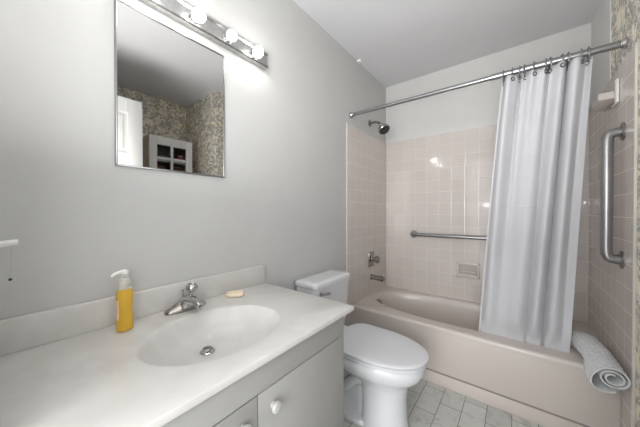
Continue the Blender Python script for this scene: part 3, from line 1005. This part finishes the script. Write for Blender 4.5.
prof = [(0.018, 0.001), (0.0245, 0.003), (0.026, 0.008), (0.0265, 0.03), (0.0245, 0.05), (0.0235, 0.065), (0.0245, 0.085), (0.026, 0.108), (0.0255, 0.126), (0.022, 0.137)]
bm = B(); loft(bm, body(1.0, prof)); obj('bottle_body', bm, M['orange'], sb, angle=50)
bm = B(); loft(bm, body(1.0, [(0.022, 0.1372), (0.019, 0.143), (0.0155, 0.149), (0.0155, 0.156)])); obj('shoulder', bm, M['clear'], sb, angle=50)
bm = B(); lathe(bm, (bc[0], bc[1], VZ + .151), (0, 0, 1), [(0.0165, 0), (0.0165, 0.020), (0.014, 0.023), (0.007, 0.024), (0.0045, 0.0255), (0.0045, 0.040), (0, 0.040)], 28, caps=False); obj('collar', bm, M['clear'], sb)
bm = B()
hz = VZ + .190
lathe(bm, (bc[0], bc[1], hz - .004), (0, 0, 1), [(0.0095, 0), (0.0105, 0.003), (0.0105, 0.009), (0.008, 0.012), (0, 0.0125)], 24, caps=False)
tube(bm, [(bc[0], bc[1], hz + .004), (bc[0] + .004, bc[1] - .014, hz + .004), (bc[0] + .007, bc[1] - .028, hz + .001), (bc[0] + .008, bc[1] - .036, hz - .006)], [.006, .0052, .0045, .0036], 12)
obj('pump_head', bm, M['whiteplastic'], sb)
bm = B(); tube(bm, [(bc[0], bc[1], VZ + .012), (bc[0], bc[1], VZ + .146)], 0.0022, 8); obj('dip_tube', bm, M['clear'], sb)
bm = B()
seg = 14
vv = []
for z in (0.040, 0.055, 0.07, 0.085, 0.105):
    rr = {0.040: .0258, 0.055: .0245, 0.07: .0241, 0.085: .0249, 0.105: .0264}[z]
    vv.append([bm.verts.new((bc[0] + rr * .745 * math.cos(a), bc[1] + rr * .885 * math.sin(a), VZ + z)) for a in [math.radians(-118 + 62 * i / seg) for i in range(seg + 1)]])
for p, q in zip(vv, vv[1:]):
    for i in range(seg): bm.faces.new((p[i], p[i + 1], q[i + 1], q[i]))
obj('label_sticker', bm, M['label'], sb)

# bar of soap, worn hollow on top
bm = B()
RR = []
L_, W_ = 0.040, 0.026
for sc, z, dip in ((0.80, 0.0005, 0), (0.96, 0.004, 0), (1.0, 0.010, 0), (0.97, 0.016, .0), (0.88, 0.0205, .001), (0.70, 0.0215, .004), (0.4, 0.0205, .005), (0.12, 0.020, .0055)):
    ring = []
    for i in range(40):
        x, y = sup(0, 0, L_ * sc, W_ * sc, 3.2, 2 * PI * i / 40)
        ring.append((x, y, z - dip * (1 - (abs(x) / L_) ** 2) + (0.0016 * (x / L_) if z > .01 else 0)))
    RR.append(ring)
a = math.radians(52)
RR = [[(0.088 + x * math.cos(a) - y * math.sin(a), -1.895 + x * math.sin(a) + y * math.cos(a), VZ + z) for x, y, z in r] for r in RR]
loft(bm, RR)
soap = obj('bar_soap', bm, M['soap'], angle=60)
tag(soap, 'tan bar of soap lying on the countertop beside the faucet', 'soap')

# white hook with a thin cord on the side wall at the left edge
wh = thing('wall_hook', 'white wall hook with a thin hanging cord, left edge above the countertop', 'hook', (0.10, YF, 1.11))
bm = B()
tube(bm, [(0.10, YF + .001, 1.108), (0.10, YF + .014, 1.110), (0.10, YF + .034, 1.112)], [.0085, .0078, .0072], 14)
obj('peg', bm, M['whiteplastic'], wh)
bm = B(); tube(bm, [(0.10, YF + .0235, 1.106), (0.10, YF + .0225, 1.06), (0.10, YF + .0205, 1.022)], 0.0012, 8); obj('cord', bm, M['cord'], wh)
bm = B(); sphere(bm, (0.10, YF + .0205, 1.018), 0.0035, 12, 8); obj('cord_bead', bm, M['rubber'], wh)

# little white bracket where ceiling and wall meet
bm = B(); bx(bm, 0.001, 0.040, -0.625, -0.585, H - 0.016, H - 0.001, 0.004, 2)
tag(obj('ceiling_bracket', bm, M['whiteplastic']), 'tiny white bracket at the ceiling edge above the curtain rod', 'bracket')

# ------------------------------------------------------------------ glazed cabinet in the alcove (seen in the mirror)
gc = thing('glazed_cabinet', 'white cabinet with four-pane glass door, seen in the mirror before patterned wallpaper', 'cabinet', (2.0, -1.40, 0))
X0, X1, Y0, Y1, Z1 = 1.812, ALC - 0.014, -1.625, -1.205, 1.960
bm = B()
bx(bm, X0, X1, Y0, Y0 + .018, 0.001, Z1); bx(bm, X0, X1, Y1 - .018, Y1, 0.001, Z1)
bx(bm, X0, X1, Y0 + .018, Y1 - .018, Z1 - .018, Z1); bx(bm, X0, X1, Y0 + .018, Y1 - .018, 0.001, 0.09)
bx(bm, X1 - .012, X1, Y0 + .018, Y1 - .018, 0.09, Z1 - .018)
obj('body', bm, M['cabinet_shade'], gc, smooth=False)
for z in (0.62, 1.10, 1.40, 1.727):
    bm = B(); bx(bm, X0 + .006, X1 - .012, Y0 + .018, Y1 - .018, z - .016, z); obj('shelf', bm, M['white'], gc, smooth=False)
bm = B(); bx(bm, X1 - .0125, X1 - .012, Y0 + .018, Y1 - .018, 0.09, Z1 - .018); obj('back_lining', bm, M['cab_in'], gc, smooth=False)
bm = B()
px0, pxm0, pxm1, px1 = -1.556, -1.428, -1.403, -1.272
zt, zm1, zm0, zb_ = 1.874, 1.752, 1.727, 1.605
fx0, fx1 = 1.790, 1.8115
bx(bm, fx0, fx1, Y0, px0, 1.20, Z1 - .001, 0.002); bx(bm, fx0, fx1, px1, Y1, 1.20, Z1 - .001, 0.002)
bx(bm, fx0, fx1, px0, px1, zt, Z1 - .001, 0.002); bx(bm, fx0, fx1, px0, px1, 1.20, zb_, 0.002)
bx(bm, fx0 + .003, fx1 - .003, pxm0, pxm1, zb_, zt, 0.002); bx(bm, fx0 + .003, fx1 - .003, px0, px1, zm0, zm1, 0.002)
gd = obj('glass_door', bm, M['white'], gc)
for a, b in ((px0, pxm0), (pxm1, px1)):
    for c, d in ((zb_, zm0), (zm1, zt)):
        bm = B(); bx(bm, 1.800, 1.803, a, b, c, d); obj('pane', bm, M['pane'], gd, smooth=False)
bm = B(); bx(bm, fx0, fx1, Y0, Y1, 0.10, 1.19, 0.003); ld = obj('lower_door', bm, M['white'], gc)
bm = B(); lathe(bm, (fx0, -1.58, 1.02), (-1, 0, 0), [(0.006, 0), (0.006, 0.012), (0.014, 0.016), (0.014, 0.024), (0, 0.026)], 20, caps=False); obj('knob', bm, M['steel'], ld)


def folded(y0, y1, z0, mat, label, n=3, x0=1.86):
    bm = B()
    for k in range(n):
        bx(bm, x0 + .003 * (k % 2), x0 + .22, y0 + .004 * (k % 2), y1 - .003 * k, z0 + k * .028, z0 + k * .028 + .027, 0.011, 3)
    tag(obj('folded_towel', bm, mat), label, 'towel', 'towels inside the glazed cabinet')


folded(-1.555, -1.42, 1.728, M['grey_towel'], 'grey folded towel in the upper left pane of the cabinet, seen in the mirror', 2)
folded(-1.33, -1.25, 1.728, M['pink_towel'], 'rose folded towel in the upper right pane of the cabinet, seen in the mirror', 3)
folded(-1.56, -1.42, 1.401, M['towel_brown'], 'stack of brown towels behind the lower left pane, seen in the mirror', 10)
folded(-1.39, -1.235, 1.401, M['towel_brown'], 'stack of brown towels behind the lower right pane, seen in the mirror', 10)
bm = B(); lathe(bm, (1.90, -1.37, 1.728), (0, 0, 1), [(0.026, 0), (0.030, 0.004), (0.030, 0.07), (0.022, 0.085), (0.022, 0.10), (0.024, 0.10), (0.024, 0.115), (0, 0.116)], 24, caps=False)
tag(obj('storage_jar', bm, M['green_jar']), 'dark green jar behind the upper right pane, seen in the mirror', 'jar')
